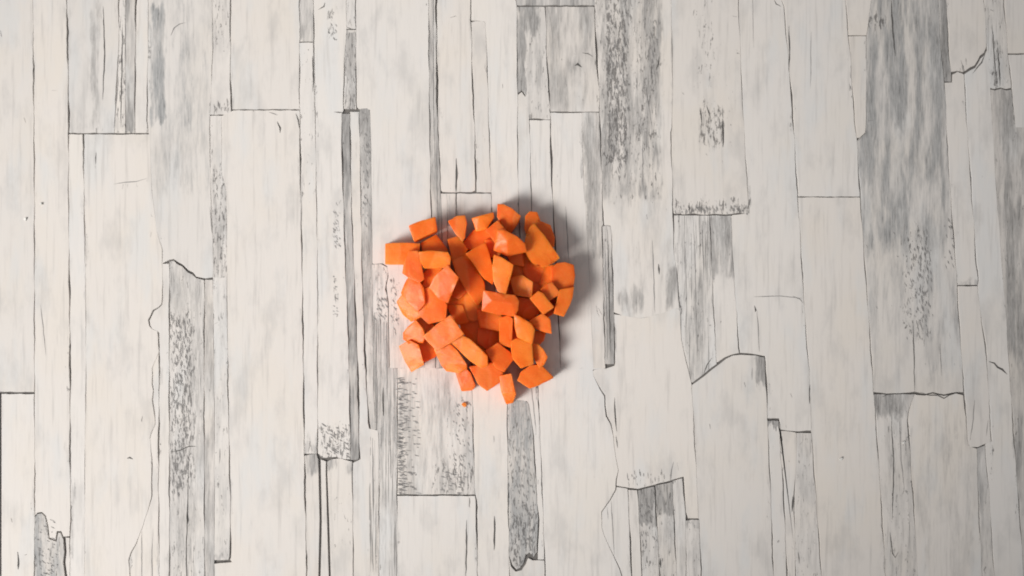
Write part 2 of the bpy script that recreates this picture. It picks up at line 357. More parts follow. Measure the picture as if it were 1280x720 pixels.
def plank(key, left, right, y0, y1, tone=1.0, patches=(), top=None, bot=None, wt=.04, wb=.04, blue=0.0, mat=None, yl=None, yr=None):
    la, lb = yl or (y0, y1)
    ra, rb = yr or (y0, y1)
    L = side(left, la, lb); R = side(right, ra, rb)
    tp = [(x, y, wt) for x, y in (top or [])]
    bt = [(x, y, wb) for x, y in (bot or [])]
    ring = L + bt + R[::-1] + tp[::-1]
    # drop doubled points
    pts = []
    for p in ring:
        if not pts or (abs(p[0] - pts[-1][0]) + abs(p[1] - pts[-1][1])) > 0.6: pts.append(p)
    if abs(pts[0][0] - pts[-1][0]) + abs(pts[0][1] - pts[-1][1]) < 0.6: pts.pop()
    r = random.Random(key)
    # the ends are broken, not sawn: more points along them
    sub = []
    for p, q in zip(pts, pts[1:] + pts[:1]):
        sub.append(p)
        dx, dy = q[0] - p[0], q[1] - p[1]
        if abs(dy) < 0.5 * abs(dx) and abs(dx) > 9:
            n_ = int(abs(dx) / 6)
            for k in range(1, n_):
                t = (k + r.uniform(-.3, .3)) / n_
                sub.append((p[0] + dx * t, p[1] + dy * t + r.uniform(-.45, .45), 0.3))
    pts = sub
    sgn = 1 if area2(pts) > 0 else -1
    n = len(pts)
    nl, nr = len(L), len(R)
    def inset(extra):
        out = []
        for i in range(n):
            px, py, _ = pts[i - 1]; cx, cy, w = pts[i]; nx, ny, _ = pts[(i + 1) % n]
            e1 = Vector((cx - px, cy - py)).normalized(); e2 = Vector((nx - cx, ny - cy)).normalized()
            n1 = Vector((-e1.y, e1.x)) * sgn; n2 = Vector((-e2.y, e2.x)) * sgn
            m = n1 + n2
            if m.length < 0.2: m = n1
            m.normalize()
            k = 1 / max(0.55, m.dot(n1))
            # ends take their own width, not the seam's
            ww1, ww2 = edgew(i - 1), edgew(i)
            a = ww1 * jit[i] + min(extra, max(0.0, ww1)); b = ww2 * jit[i] + min(extra, max(0.0, ww2))
            if abs(n1.dot(n2)) < 0.5:
                off = n1 * a + n2 * b
            else:
                off = m * k * (a + b) / 2
            out.append((cx + off.x, cy + off.y))
        return out
    def edgew(i):
        i %= n
        p, q = pts[i], pts[(i + 1) % n]
        if abs(q[1] - p[1]) < 0.5 * abs(q[0] - p[0]) and abs(q[0] - p[0]) > 2.5:
            mid = (p[1] + q[1]) / 2
            my = sum(z[1] for z in pts) / n
            w_ = wt if mid < my else wb
            return -0.3 if w_ < 0.1 else 0.62 * w_ / 2 - 0.4
        return 0.9 * (p[2] + q[2]) / 4
    jit = [0.82 + 0.5 * r.random() for _ in range(n)]
    z = (r.random() - 0.5) * 0.00002
    bm = bmesh.new(); uvl = bm.loops.layers.uv.new("board")
    rings = []
    for extra, dz in ((0.42, z), (0.0, z - 0.00016), (0.0, -0.00078)):
        q = inset(extra)
        rings.append([(bm.verts.new(W(u, v, 0) + Vector((0, 0, dz))), (u / 1000, v / 1000)) for u, v in q])
    def face(vs):
        try: f = bm.faces.new([v for v, _ in vs])
        except ValueError: return
        for lp, (_, t) in zip(f.loops, vs): lp[uvl].uv = t
    face(rings[0])
    for A, Bq in zip(rings, rings[1:]):
        for i in range(n):
            j = (i + 1) % n
            face([A[i], A[j], Bq[j], Bq[i]])
    bmesh.ops.recalc_face_normals(bm, faces=bm.faces)
    # the normal of the top must look up
    bm.faces.ensure_lookup_table()
    if bm.faces[0].normal.z < 0:
        bmesh.ops.reverse_faces(bm, faces=bm.faces)
    bmesh.ops.triangulate(bm, faces=[bm.faces[0]], quad_method='BEAUTY', ngon_method='EAR_CLIP')
    me = bpy.data.meshes.new("plank"); bm.to_mesh(me); bm.free()
    if mat is None:
        patches = list(patches)
        wide = max(p[0] for p in pts) - min(p[0] for p in pts)
        for edge in (L, R):
            span = edge[-1][1] - edge[0][1]
            aw = sum(e[2] for e in edge) / len(edge)
            if aw > 1.15 and wide > 9:
                for e0, e1 in zip(edge[::30], (edge + edge[-1:])[30::30] + edge[-1:]):
                    patches.append((min(e0[0], e1[0]) - 2, e0[1] - 8, max(e0[0], e1[0]) + 2, e1[1] + 8, 2.5, .42, .25, .1))
            for k in range(int(span / 190) + 1):
                i = r.randrange(len(edge))
                x, y = edge[i][0], edge[i][1]
                hw = r.uniform(2, 5) if wide > 20 else 2
                ln = r.uniform(14, 60)
                patches.append((x - hw, y - ln, x + hw, y + ln, 3, r.uniform(.25, .6), r.uniform(.2, .7), r.uniform(0, .4)))
        mat = paint_material("painted_plank_" + str(len(PLANKS)), len(PLANKS) + 1, tone, patches, blue)
    me.materials.append(mat)
    o = new_obj("plank", me, table)
    PLANKS[key] = o
    return o

# ---- left
plank('P0', [(XL,T,0),(XL,490,0)], 'a', T, 490, .99, [(-20,-20,22,26,10,.25,.2,0)], wb=1.4)
plank('P1', [(1,492.5,1.6),(1,600,2),(1,720,1.6),(1,B,1.6)], 'a', 492.5, B, 1.0, [(14,690,30,716,5,.1,.35,.2)], wt=1.2)
plank('P1b', [(XL,492.5,0),(XL,B,0)], [(0,492.5,1.6),(0,600,2),(0,720,1.6),(0,B,1.6)], 492.5, B, 1.0, wt=1.2)
plank('P2', 'a', 'b', T, 670, .985, [(44,-100,86,240,10,.12,.05,.12)], yl=(T,645), bot=[(46.5,641),(52,640),(57,645),(60,658),(61.5,672),(70,675),(71.5,664),(76,664),(79,671)], wb=.8)
plank('P3', 'a', [(80,674,1.5),(81.5,690,2),(80,703,2),(82,720,1.6),(83,B,1.6)], 646, B, .95, [(38,630,90,900,2,.8,.65,.1)], top=[(46.5,642.5),(52,641.5),(57,646),(60,660),(61.5,674),(70,677),(72,666),(76,666),(79,673)], yr=(674,B), wt=.8, blue=.8)
plank('P4', [(81,672.5,1.5),(82.5,690,2),(81,703,2),(83,720,1.6),(84,B,1.6)], 'b', 672.5, B, 1.0)
plank('P5', 'b', 'c', T, 166, .97, [(112,-100,127,170,7,.62,.15,.25),(86,140,146,170,6,.45,.35,0),(128,-100,149,60,6,.2,.1,.5)], wb=1.1)
plank('P6', 'c', 'd', T, 166, 1.0, [(146,-100,159,170,2,.45,.75,.3)], wb=1.1)
plank('P7', 'd', 'e', T, 166, .95, [(154,-100,172,170,2,.78,.3,.3)], wb=1.1)
plank('P8', 'e', 'f', T, 166, 1.0, [(176,150,186,170,3,.3,.5,0)], wb=1.1)
plank('P9', 'b', 'g', 168, B, 1.0, wt=1.1)
plank('P10', 'g', [('h',168,310),('i',312,B)], 168, B, 1.01, [(110,168,185,178,8,.25,.4,0),(136,222,190,238,6,0,.5,0),(115,165,124,205,3,.2,.5,.3)], wt=1.1)
plank('G1', [('f',T,166),('h',168,310),('i',312,329.8)], 'o', T, 346.6, .97, [(187,-200,268,250,10,.46,.05,.2),(187,5,208,156,5,.95,0,.1),(221,30,246,165,10,.62,0,.2),(240,-60,262,120,8,.4,0,.1),(188,240,262,335,10,.2,0,0)],
      yr=(T,346.6), bot=[(212,325),(217,324),(222,328),(228,331),(235,338),(241,341),(245,346),(257,348)], wb=1.3, blue=.8)
plank('S1', [('i',330,414),('j',416,B)], 'k', 330, B, 1.0, wt=.2)
plank('S2', [('i',441,B)], [('j',441,B)], 441, B, 1.02)
plank('G2', 'k', 'l', 326, B, 1.0, [(208,300,260,900,2,.56,.45,.4),(211,385,246,622,7,.5,.95,.35),(211,660,256,900,8,.6,.6,.4)], top=[(217,325.5),(222,329.5),(228,332.5),(235,339.5),(241,342.5),(245,347)], yr=(350,B), yl=(327,B), wt=1.3)
plank('G3', 'l', 'n', 350, B, 1.0, [(250,330,272,900,2,.62,.3,.35)])
plank('G4', 'n', 'q', 347, 700, 1.0, [(264,330,292,710,3,.40,.5,.2),(270,684,292,706,4,.7,.6,.1)], wb=1.5)
plank('N0', 'o', 'p', T, 143, 1.0, [(262,-100,292,66,4,.5,.6,.25),(266,124,292,146,3,.3,.9,0)], wb=.5)
plank('N1', 'o', 'q', 145, 346.6, 1.0, [(264,205,286,360,3,.5,.8,.5),(268,150,280,200,5,.4,.1,.1)])
plank('W1', 'p', 'r', T, 136.5, 1.0, wb=1.2)
plank('W2', [(291,138,1),('q',145,700),(290,702.5,.4),('n',705,B)], 'r', 138, B, 1.0, [(280,138,330,150,6,.3,.5,0)], wt=1.0)
# ---- centre left
plank('R0', 'r', 's', T, 52, .97, [(372,-100,396,56,2,.66,.35,.15)], wb=1.4)
plank('R1', 'r', 's', 53.5, 567, 1.0, [(374,54,397,250,3,.22,.45,.05),(376,548,400,570,4,.6,.7,0)], wt=1.2, wb=1.2)
plank('R2', 's', 't', T, 574, 1.01, [(407,10,421,54,3,0,.75,0),(415,250,429,312,3,0,.65,0),(415,340,425,400,3,0,.65,0),(398,528,442,585,8,.35,.95,0)], yl=(T,567), bot=[(402,572),(420,571),(432,574)], wb=1.0)
plank('R3', 't', 'v', T, 36, .98, [(430,-100,448,40,2,.4,.5,.1)], wb=1.2)
plank('R4', 't', 'v', 37.5, 136, .96, [(430,36,448,145,2,.68,.75,.2)], wt=1.0, wb=.8)
plank('R5', 't', 'x', 142, 575, .88, [(420,120,455,600,2,.88,.3,.45)], wt=1.6, wb=1.0)
plank('R6', [('x',140,573),('ab',578,B)], [('y',140,536),('ac',538.5,B)], 140, B, 1.0, [(444,138,452,200,3,.5,.4,.1),(460,545,474,725,2,.1,.2,.9)], wt=.8, wb=.2)
plank('R7', 'y', 'z', 138, 537, .93, [(446,120,468,430,2,.80,.55,.4),(446,400,475,560,4,.5,.4,.6)], top=[(451,135.5),(459,135)], wt=1.2, wb=.3)
plank('R8', [('r',570,B)], [(399,575,1.5),(399.5,600,2.2),(400.5,650,2.2),(399,720,1.8),(399,B,1.8)], 570, B, .99, [(380,562,402,590,4,.85,.5,0)], top=[(388,568),(396,567)], wt=1.0)
plank('R9', [(400,575,1.5),(400.5,600,2.2),(401.5,650,2.2),(400,720,1.8),(400,B,1.8)], [(408,577,.8),(408,592,1.6),(410,650,1.8),(412,720,1.8),(414,B,1.6)], 575, B, 1.0)
plank('R10', [(408.5,577,.8),(408.5,592,1.6),(410.5,650,1.8),(412.5,720,1.8),(414.5,B,1.6)], 'ab', 577, B, .99, [(405,565,420,590,4,.7,.4,0),(430,570,446,596,5,.8,.4,0),(412,600,444,690,6,.05,.45,.1)], top=[(415,574),(425,573),(435,576)], wt=1.2)
plank('WP', [('v',T,134),(448,136,.3),(462,137,.3),('z',138,329)], [('ad',T,460)], T, 460, 1.0, [(480,40,528,200,16,.22,0,.1),(486,340,500,420,5,.25,.7,.3),(484,385,560,480,9,.55,.35,.45),(470,180,520,320,16,.1,0,.1)], bot=[(467,330),(478,329),(484,333),(485.5,345),(483,357),(484.5,370),(486,378),(486,400),(487,460)], wb=.05)
plank('SP', [('z',331,537),('ac',539,B)], [('ae',334,460),('af',461,B)], 331, B, 1.0, [(464,326,487,408,4,.55,.7,.2),(464,395,500,560,2,.6,.4,.95),(472,540,500,900,3,.55,.25,.8)], top=[(476,330)], wt=.05)
plank('FP', 'af', [('ag',460.5,618)], 460.5, 618, 1.0, [(496,455,600,640,4,.58,.3,.1),(540,574,596,625,6,.1,.85,0),(556,490,594,600,6,.15,.6,0)], wb=1.3)
plank('FQ', 'af', 'ag', 620, B, 1.0, [(582,622,600,640,3,.2,.3,.2)], wt=1.1)
# ---- centre top, partly under the carrots
plank('C0', 'ad', 'ai', T, 460, .93, [(530,-200,565,500,1,.72,.3,.6)])
plank('C1', 'ai', 'aj', T, 238, 1.0, [(547,-10,574,62,12,.42,.2,0),(549,205,590,240,8,.1,.3,0)], bot=[(553,240),(570,240.5),(590,240)], wb=1.6)
plank('C2', 'ai', 'ap', 242, 440, .98, [(540,240,565,460,4,.2,.1,.2)], wt=1.2)
plank('C3', 'ap', 'aq', 242, 440, .98, [(558,240,576,460,3,.45,.1,.2)], wt=1.2)
plank('C4', 'aq', 'ar', 242, 440, .98, wt=1.2)
plank('C5', 'aj', 'ar', 28, 240, .99, [(590,120,610,220,6,.25,.2,.1)], top=[(594,26.5),(603,26.5)], wt=1.0)
plank('C6', [('aj',T,25),(605,26.5,.4),('ar',28,440)], 'as', T, 440, 1.0)
plank('C7', 'ai', 'ag', 440.5, 460, 1.0)
plank('C8', 'ag', 'at', 440.5, B, 1.0, [(614,540,622,560,2,0,.5,.2)])
plank('C9', 'at', 'av', 440.5, 501, 1.0)
plank('BP', [('at',502,694)], [('au',504,690)], 502, 694, .93, [(625,480,690,760,2,.72,.7,.25),(634,630,676,720,8,.7,.95,.2)], top=[(642,501),(652,500.6),(657,501.5)], bot=[(640,706),(645,712),(650,710),(655,704),(658,694),(662,691),(667,697)], blue=.9, wb=.8, wt=.5)
plank('C10', [('au',501,699)], 'av', 501, 699, 1.0)
plank('C11', [('at',696,B)], 'av', 701, B, 1.0, top=[(639,708),(645,714.5),(652,712.5),(657,705),(660,697),(666,700.5),(673,700.5)], wt=.7, yl=(697,B), yr=(701,B))
# ---- centre right top
plank('D0', [('as',T,6.5)], [(744,T,1.6),(745,6.5,1.6)], T, 6.5, .9, [(600,-200,800,20,2,.85,.2,.6)], wb=1.5)
plank('DA', 'as', 'aw', 8.5, 149, .98, [(646,-10,676,48,5,.95,.3,.6),(644,36,658,125,3,.95,.2,.2),(654,36,690,160,6,.55,.55,.25)], yl=(8.5,117), bot=[(652.5,113),(656.5,119),(657,146),(662,149),(668,147.5),(683,149)], wt=1.4, wb=.6)
plank('DB', 'as', [('ax',121,440)], 118.5, 440, 1.0, top=[(652.5,114.5),(655.5,119)], wt=.6)
plank('DC', 'ax', 'aw', 150.5, 460, 1.0, wt=.6)
plank('DD', 'aw', 'ay', 8.5, 139.5, .97, [(676,-10,756,150,8,.62,.25,.2),(700,60,740,110,12,.75,.35,.1)], wt=1.4, wb=1.3)
plank('DE', 'aw', 'az', 141, 460, 1.0, [(690,540,720,700,12,.15,0,.05),(727,600,760,760,10,.2,0,.1)], wt=1.2)
plank('DF', 'az', [('ay',141,281),('ba',284,455),(757,460,.05)], 141, 460, 1.0, [(730,110,756,325,3,.66,.4,.5)], top=[], wt=.3)
plank('SB', 'ba', 'bb', 283, 455, .93, [(740,260,780,480,1,.80,.5,.5)], top=[(757,281.5)], wt=1.4, wb=1.5)
plank('GT', [('ay',T,281),(763,282,.8),('bb',286,390)], 'bc', T, 386, .985, [(746,-200,830,255,8,.74,.62,.3),(756,-120,788,215,6,.5,1.0,.1),(790,20,826,200,8,.5,.75,.3),(768,352,808,394,8,.75,.2,.2),(830,325,855,390,6,.72,.1,.1),(765,220,845,380,12,.42,.15,.2)], bot=[(778,394),(788,396),(800,397.5),(812,395.5),(824,392),(836,388),(845,385)], yl=(T,390), wb=.4)
plank('GL', 'bc', 'be', T, 267, .99, [(866,-100,896,118,8,.32,.6,.1),(872,128,906,190,5,.5,.85,.5),(842,250,940,272,4,.28,.95,.1),(845,20,860,240,6,.25,.1,.2),(895,60,925,220,8,.15,.3,.1)], bot=[(855,268),(868,266.5),(880,268.5),(893,267),(908,268),(922,266)], wb=1.2)
plank('GM', [('bc',269.5,384),('bl',385,478)], 'bg', 269.5, 470, .99, [(844,262,892,500,4,.6,.5,.75),(846,330,872,480,6,.3,.5,.4)], bot=[(866,479),(880,468),(889,460.5)], yl=(269.5,479), yr=(269.5,455), wt=1.2, wb=1.2)
plank('GN', 'bg', 'bh', 269.5, 447, .99, [(884,258,920,352,5,.78,.4,.2),(888,350,924,420,8,.25,.3,.2)], bot=[(897,453.5),(906,447),(915,443)], yl=(269.5,453), yr=(269.5,441), wt=1.2, wb=1.2)
plank('GO', [('be',T,267),(916,268.5,1),('bh',270,441),(940,442,1),('bj',445,523)], 'bi', T, 538, 1.0, [(930,480,1012,540,10,.1,.1,.05)], bot=[(974,523),(976,537),(995,539)], wb=.9)
# ---- centre right bottom
plank('WQ', [('bb',393,454),(768,457,.8),(757,461,.3),(743,462,.3),('bk',464,607)], 'bl', 388, 645, 1.0, [(790,585,852,610,5,.15,.6,.3)], top=[(779,394.5),(789,396.5),(800,398),(812,396),(824,392.5),(836,388.5),(845,385.5)], yl=(393,607), yr=(387,648), bot=[(785,609.5),(797,611),(819,605.5),(841,599.5),(854.5,595.5),(857,640),(860,648)], wb=1.1, wt=.8)
plank('WS', 'av', mat=PLANKS['DE'].data.materials[0], tone=1.0, y0=460.5, y1=B, right=[(757,460.5,.05),(742,461.5,.05),('bk',463,B)])
plank('Q1', [('bk',609,B)], 'bm', 611, B, 1.0, [(766,612,790,760,4,.2,.2,.2)], wt=.6, yl=(609,B))
plank('Q2', 'bm', 'bn', 612.5, B, 1.0, wt=.8)
plank('Q3', 'bn', 'bo', 613, B, .95, [(790,590,830,660,3,.88,.7,.35),(790,650,835,900,4,.55,.6,.4)], wt=1.6, yr=(608,B))
plank('Q4', 'bo', 'bp', 607, B, .95, [(815,590,850,648,3,.92,.6,.3),(815,640,855,900,4,.5,.5,.4)], wt=1.6, yr=(602,B))
plank('Q5', 'bp', 'bq', 601.5, B, .98, [(838,590,862,900,3,.5,.35,.3)], wt=.8, yr=(598,B))
plank('Q6', [('bq',651,B)], 'br', 650, B, .98, [(854,640,880,900,2,.48,.5,.3),(854,645,880,662,3,.7,.5,0)], top=[(866,649.5)], wt=1.3)
plank('WR', [('bl',481,648),('br',650,B)], 'bj', 481, B, .99, [(942,442,962,480,2,.8,.4,.1)], top=[(880,470),(890,461.5),(900,454),(908,448),(916,444.5),(926,443.5),(945,444.5)], yr=(447,B), wt=1.1)
# ---- right
plank('RA', 'bi', 'bs', T, 245.5, .995, [(1000,60,1020,160,8,.2,.1,.1)], wb=1.0)
plank('RB', [('bi',247,538),('bt',541,B)], 'bs', 247, B, 1.0, wt=.8)
plank('RC', 'bj', 'bu', 526, B, .98, [(956,515,978,534,1,.9,.6,0),(958,540,984,900,3,.18,.3,.15)], wt=1.4)
plank('RD', 'bu', 'bv', 526, B, .99, [(976,590,998,700,4,.2,.3,.2)], yr=(541,B), top=[(977,538.5)], wt=.8)
plank('RE', 'bv', 'bt', 541.5, B, .97, [(990,530,1030,900,3,.45,.55,.3)], wt=1.0)
plank('SA', 'bs', 'bw', T, 44, 1.0, wb=1.0)
plank('SC', 'bs', 'bw', 45.5, 172, 1.0, wt=.8)
plank('SG', [('bw',T,173),('bs',176,490)], 'bx', T, 490, .95, [(1066,-200,1196,330,16,.76,.15,.3),(1078,300,1150,440,18,.55,.2,.2),(1145,320,1205,500,10,.55,.15,.2),(1084,40,1104,172,6,.85,.2,.3),(1118,20,1135,220,8,.85,.2,.2),(1084,14,1108,36,3,.4,.95,0),(1126,276,1168,430,7,.5,.7,.1),(1150,40,1182,240,8,.62,.1,.2)], bot=[(1108,492),(1130,491),(1143,489.5),(1156,492.5),(1166,490),(1180,493),(1195,490)], blue=.55, wb=1.0)
plank('SH', [('bs',493,B)], 'by', 493, B, .97, [(1088,480,1150,522,5,.95,.5,.1),(1104,515,1150,900,6,.5,.5,.5),(1094,520,1112,640,5,.3,.3,.2)], wt=.8)
plank('SI', 'by', [('bx',494,557),(1215,559,.5),('bz',561,B)], 493, B, .98, [(1144,500,1225,900,12,.40,.05,.15),(1192,535,1214,565,5,.5,.1,.2)], top=[(1156,494.5),(1166,492),(1180,495),(1195,492)], wt=1.0)
plank('TA', 'bx', 'ca', T, 102, .9, [(1160,-200,1200,120,2,.9,.3,.3)], wb=1.4)
plank('TB', 'ca', 'cb', T, 90, 1.0, [(1190,75,1240,100,6,.15,.6,.1)], bot=[(1197,88.5),(1205,90.5),(1213,85),(1219,82),(1223,76),(1226,70),(1231,66)], yr=(T,58), wb=1.5)
plank('TC', 'bx', 'cc', 103.5, 356, 1.0, [(1190,346,1230,366,2,.75,.2,0)], top=[(1190,103),(1190.5,93),(1197,90),(1204,92)], yr=(93,356), wt=1.0, wb=.4)
plank('TD', 'bx', 'cc', 358, 552, 1.0, yl=(358,556), yr=(358,552), bot=[(1213,558.5),(1222,558.5),(1232,554)])
plank('TE', [('cc',92,552),(1233,554,.4),('ce',556,B)], 'cd', 92, B, 1.0, top=[(1213,87),(1219,84),(1223,78),(1226,72),(1231,68)], yr=(60,B), wt=1.4)
plank('TF', 'bz', 'ce', 560.5, B, .96, [(1216,545,1252,900,2,.66,.35,.4)], yr=(557,B), wt=.8)
plank('UA', 'cb', 'cf', T, 109.5, .98, [(1226,-200,1270,115,3,.45,.5,.35),(1238,50,1252,115,4,.6,.8,.3)], bot=[(1244,111),(1251,109),(1258,111)], wb=1.2)
plank('UB', [('cd',112,B)], [('cf',112,158),(1290,161,1),(XR,161,0),(XR,B,0)], 112, B, .95, [(1230,100,1450,900,3,.74,.3,.3)], top=[(1244,113),(1251,111),(1258,113)], wt=1.2)
plank('UC', 'cf', [(XR,T,0),(XR,66.5,0)], T, 66.5, 1.0, wb=1.4)
plank('UD', 'cf', [(XR,68.5,0),(XR,159,0)], 68.5, 159, 1.0, wt=1.2, wb=.8)

# ------------------------------------------------------------------ hairline cracks, knots and chips in the planks
def ribbon(bm, pts, w, z=0.00011):
    n = len(pts)
    vs = []
    for i, (x, y) in enumerate(pts):
        a = Vector(pts[max(0, i - 1)]); b = Vector(pts[min(n - 1, i + 1)])
        t = (b - a).normalized(); nn = Vector((-t.y, t.x))
        k = i / (n - 1)
        ww = w * (0.15 + 0.85 * min(1, 4 * k, 4 * (1 - k))) * (0.7 + 0.6 * rng.random()) / 2
        p, q = Vector((x, y)) + nn * ww, Vector((x, y)) - nn * ww
        vs.append((bm.verts.new(W(p.x, p.y, z)), bm.verts.new(W(q.x, q.y, z))))
    for (a, b), (c, d) in zip(vs, vs[1:]):
        bm.faces.new((a, b, d, c))

def up(bm):
    for f in bm.faces:
        f.normal_update()
        if f.normal.z < 0: f.normal_flip()

def crack(key, pts, w=1.2, mat=None, name="crack"):
    # in-between points so that the line wanders
    fine = []
    for (x0, y0), (x1, y1) in zip(pts, pts[1:]):
        d = math.hypot(x1 - x0, y1 - y0); n = max(1, int(d / 6))
        for k in range(n):
            fine.append((x0 + (x1 - x0) * k / n + rng.uniform(-.35, .35), y0 + (y1 - y0) * k / n))
    fine.append(pts[-1])
    bm = bmesh.new(); ribbon(bm, fine, w); up(bm)
    me = bpy.data.meshes.new(name); bm.to_mesh(me); bm.free()
    me.materials.append(mat or M_CRACK)
    return new_obj(name, me, PLANKS[key])

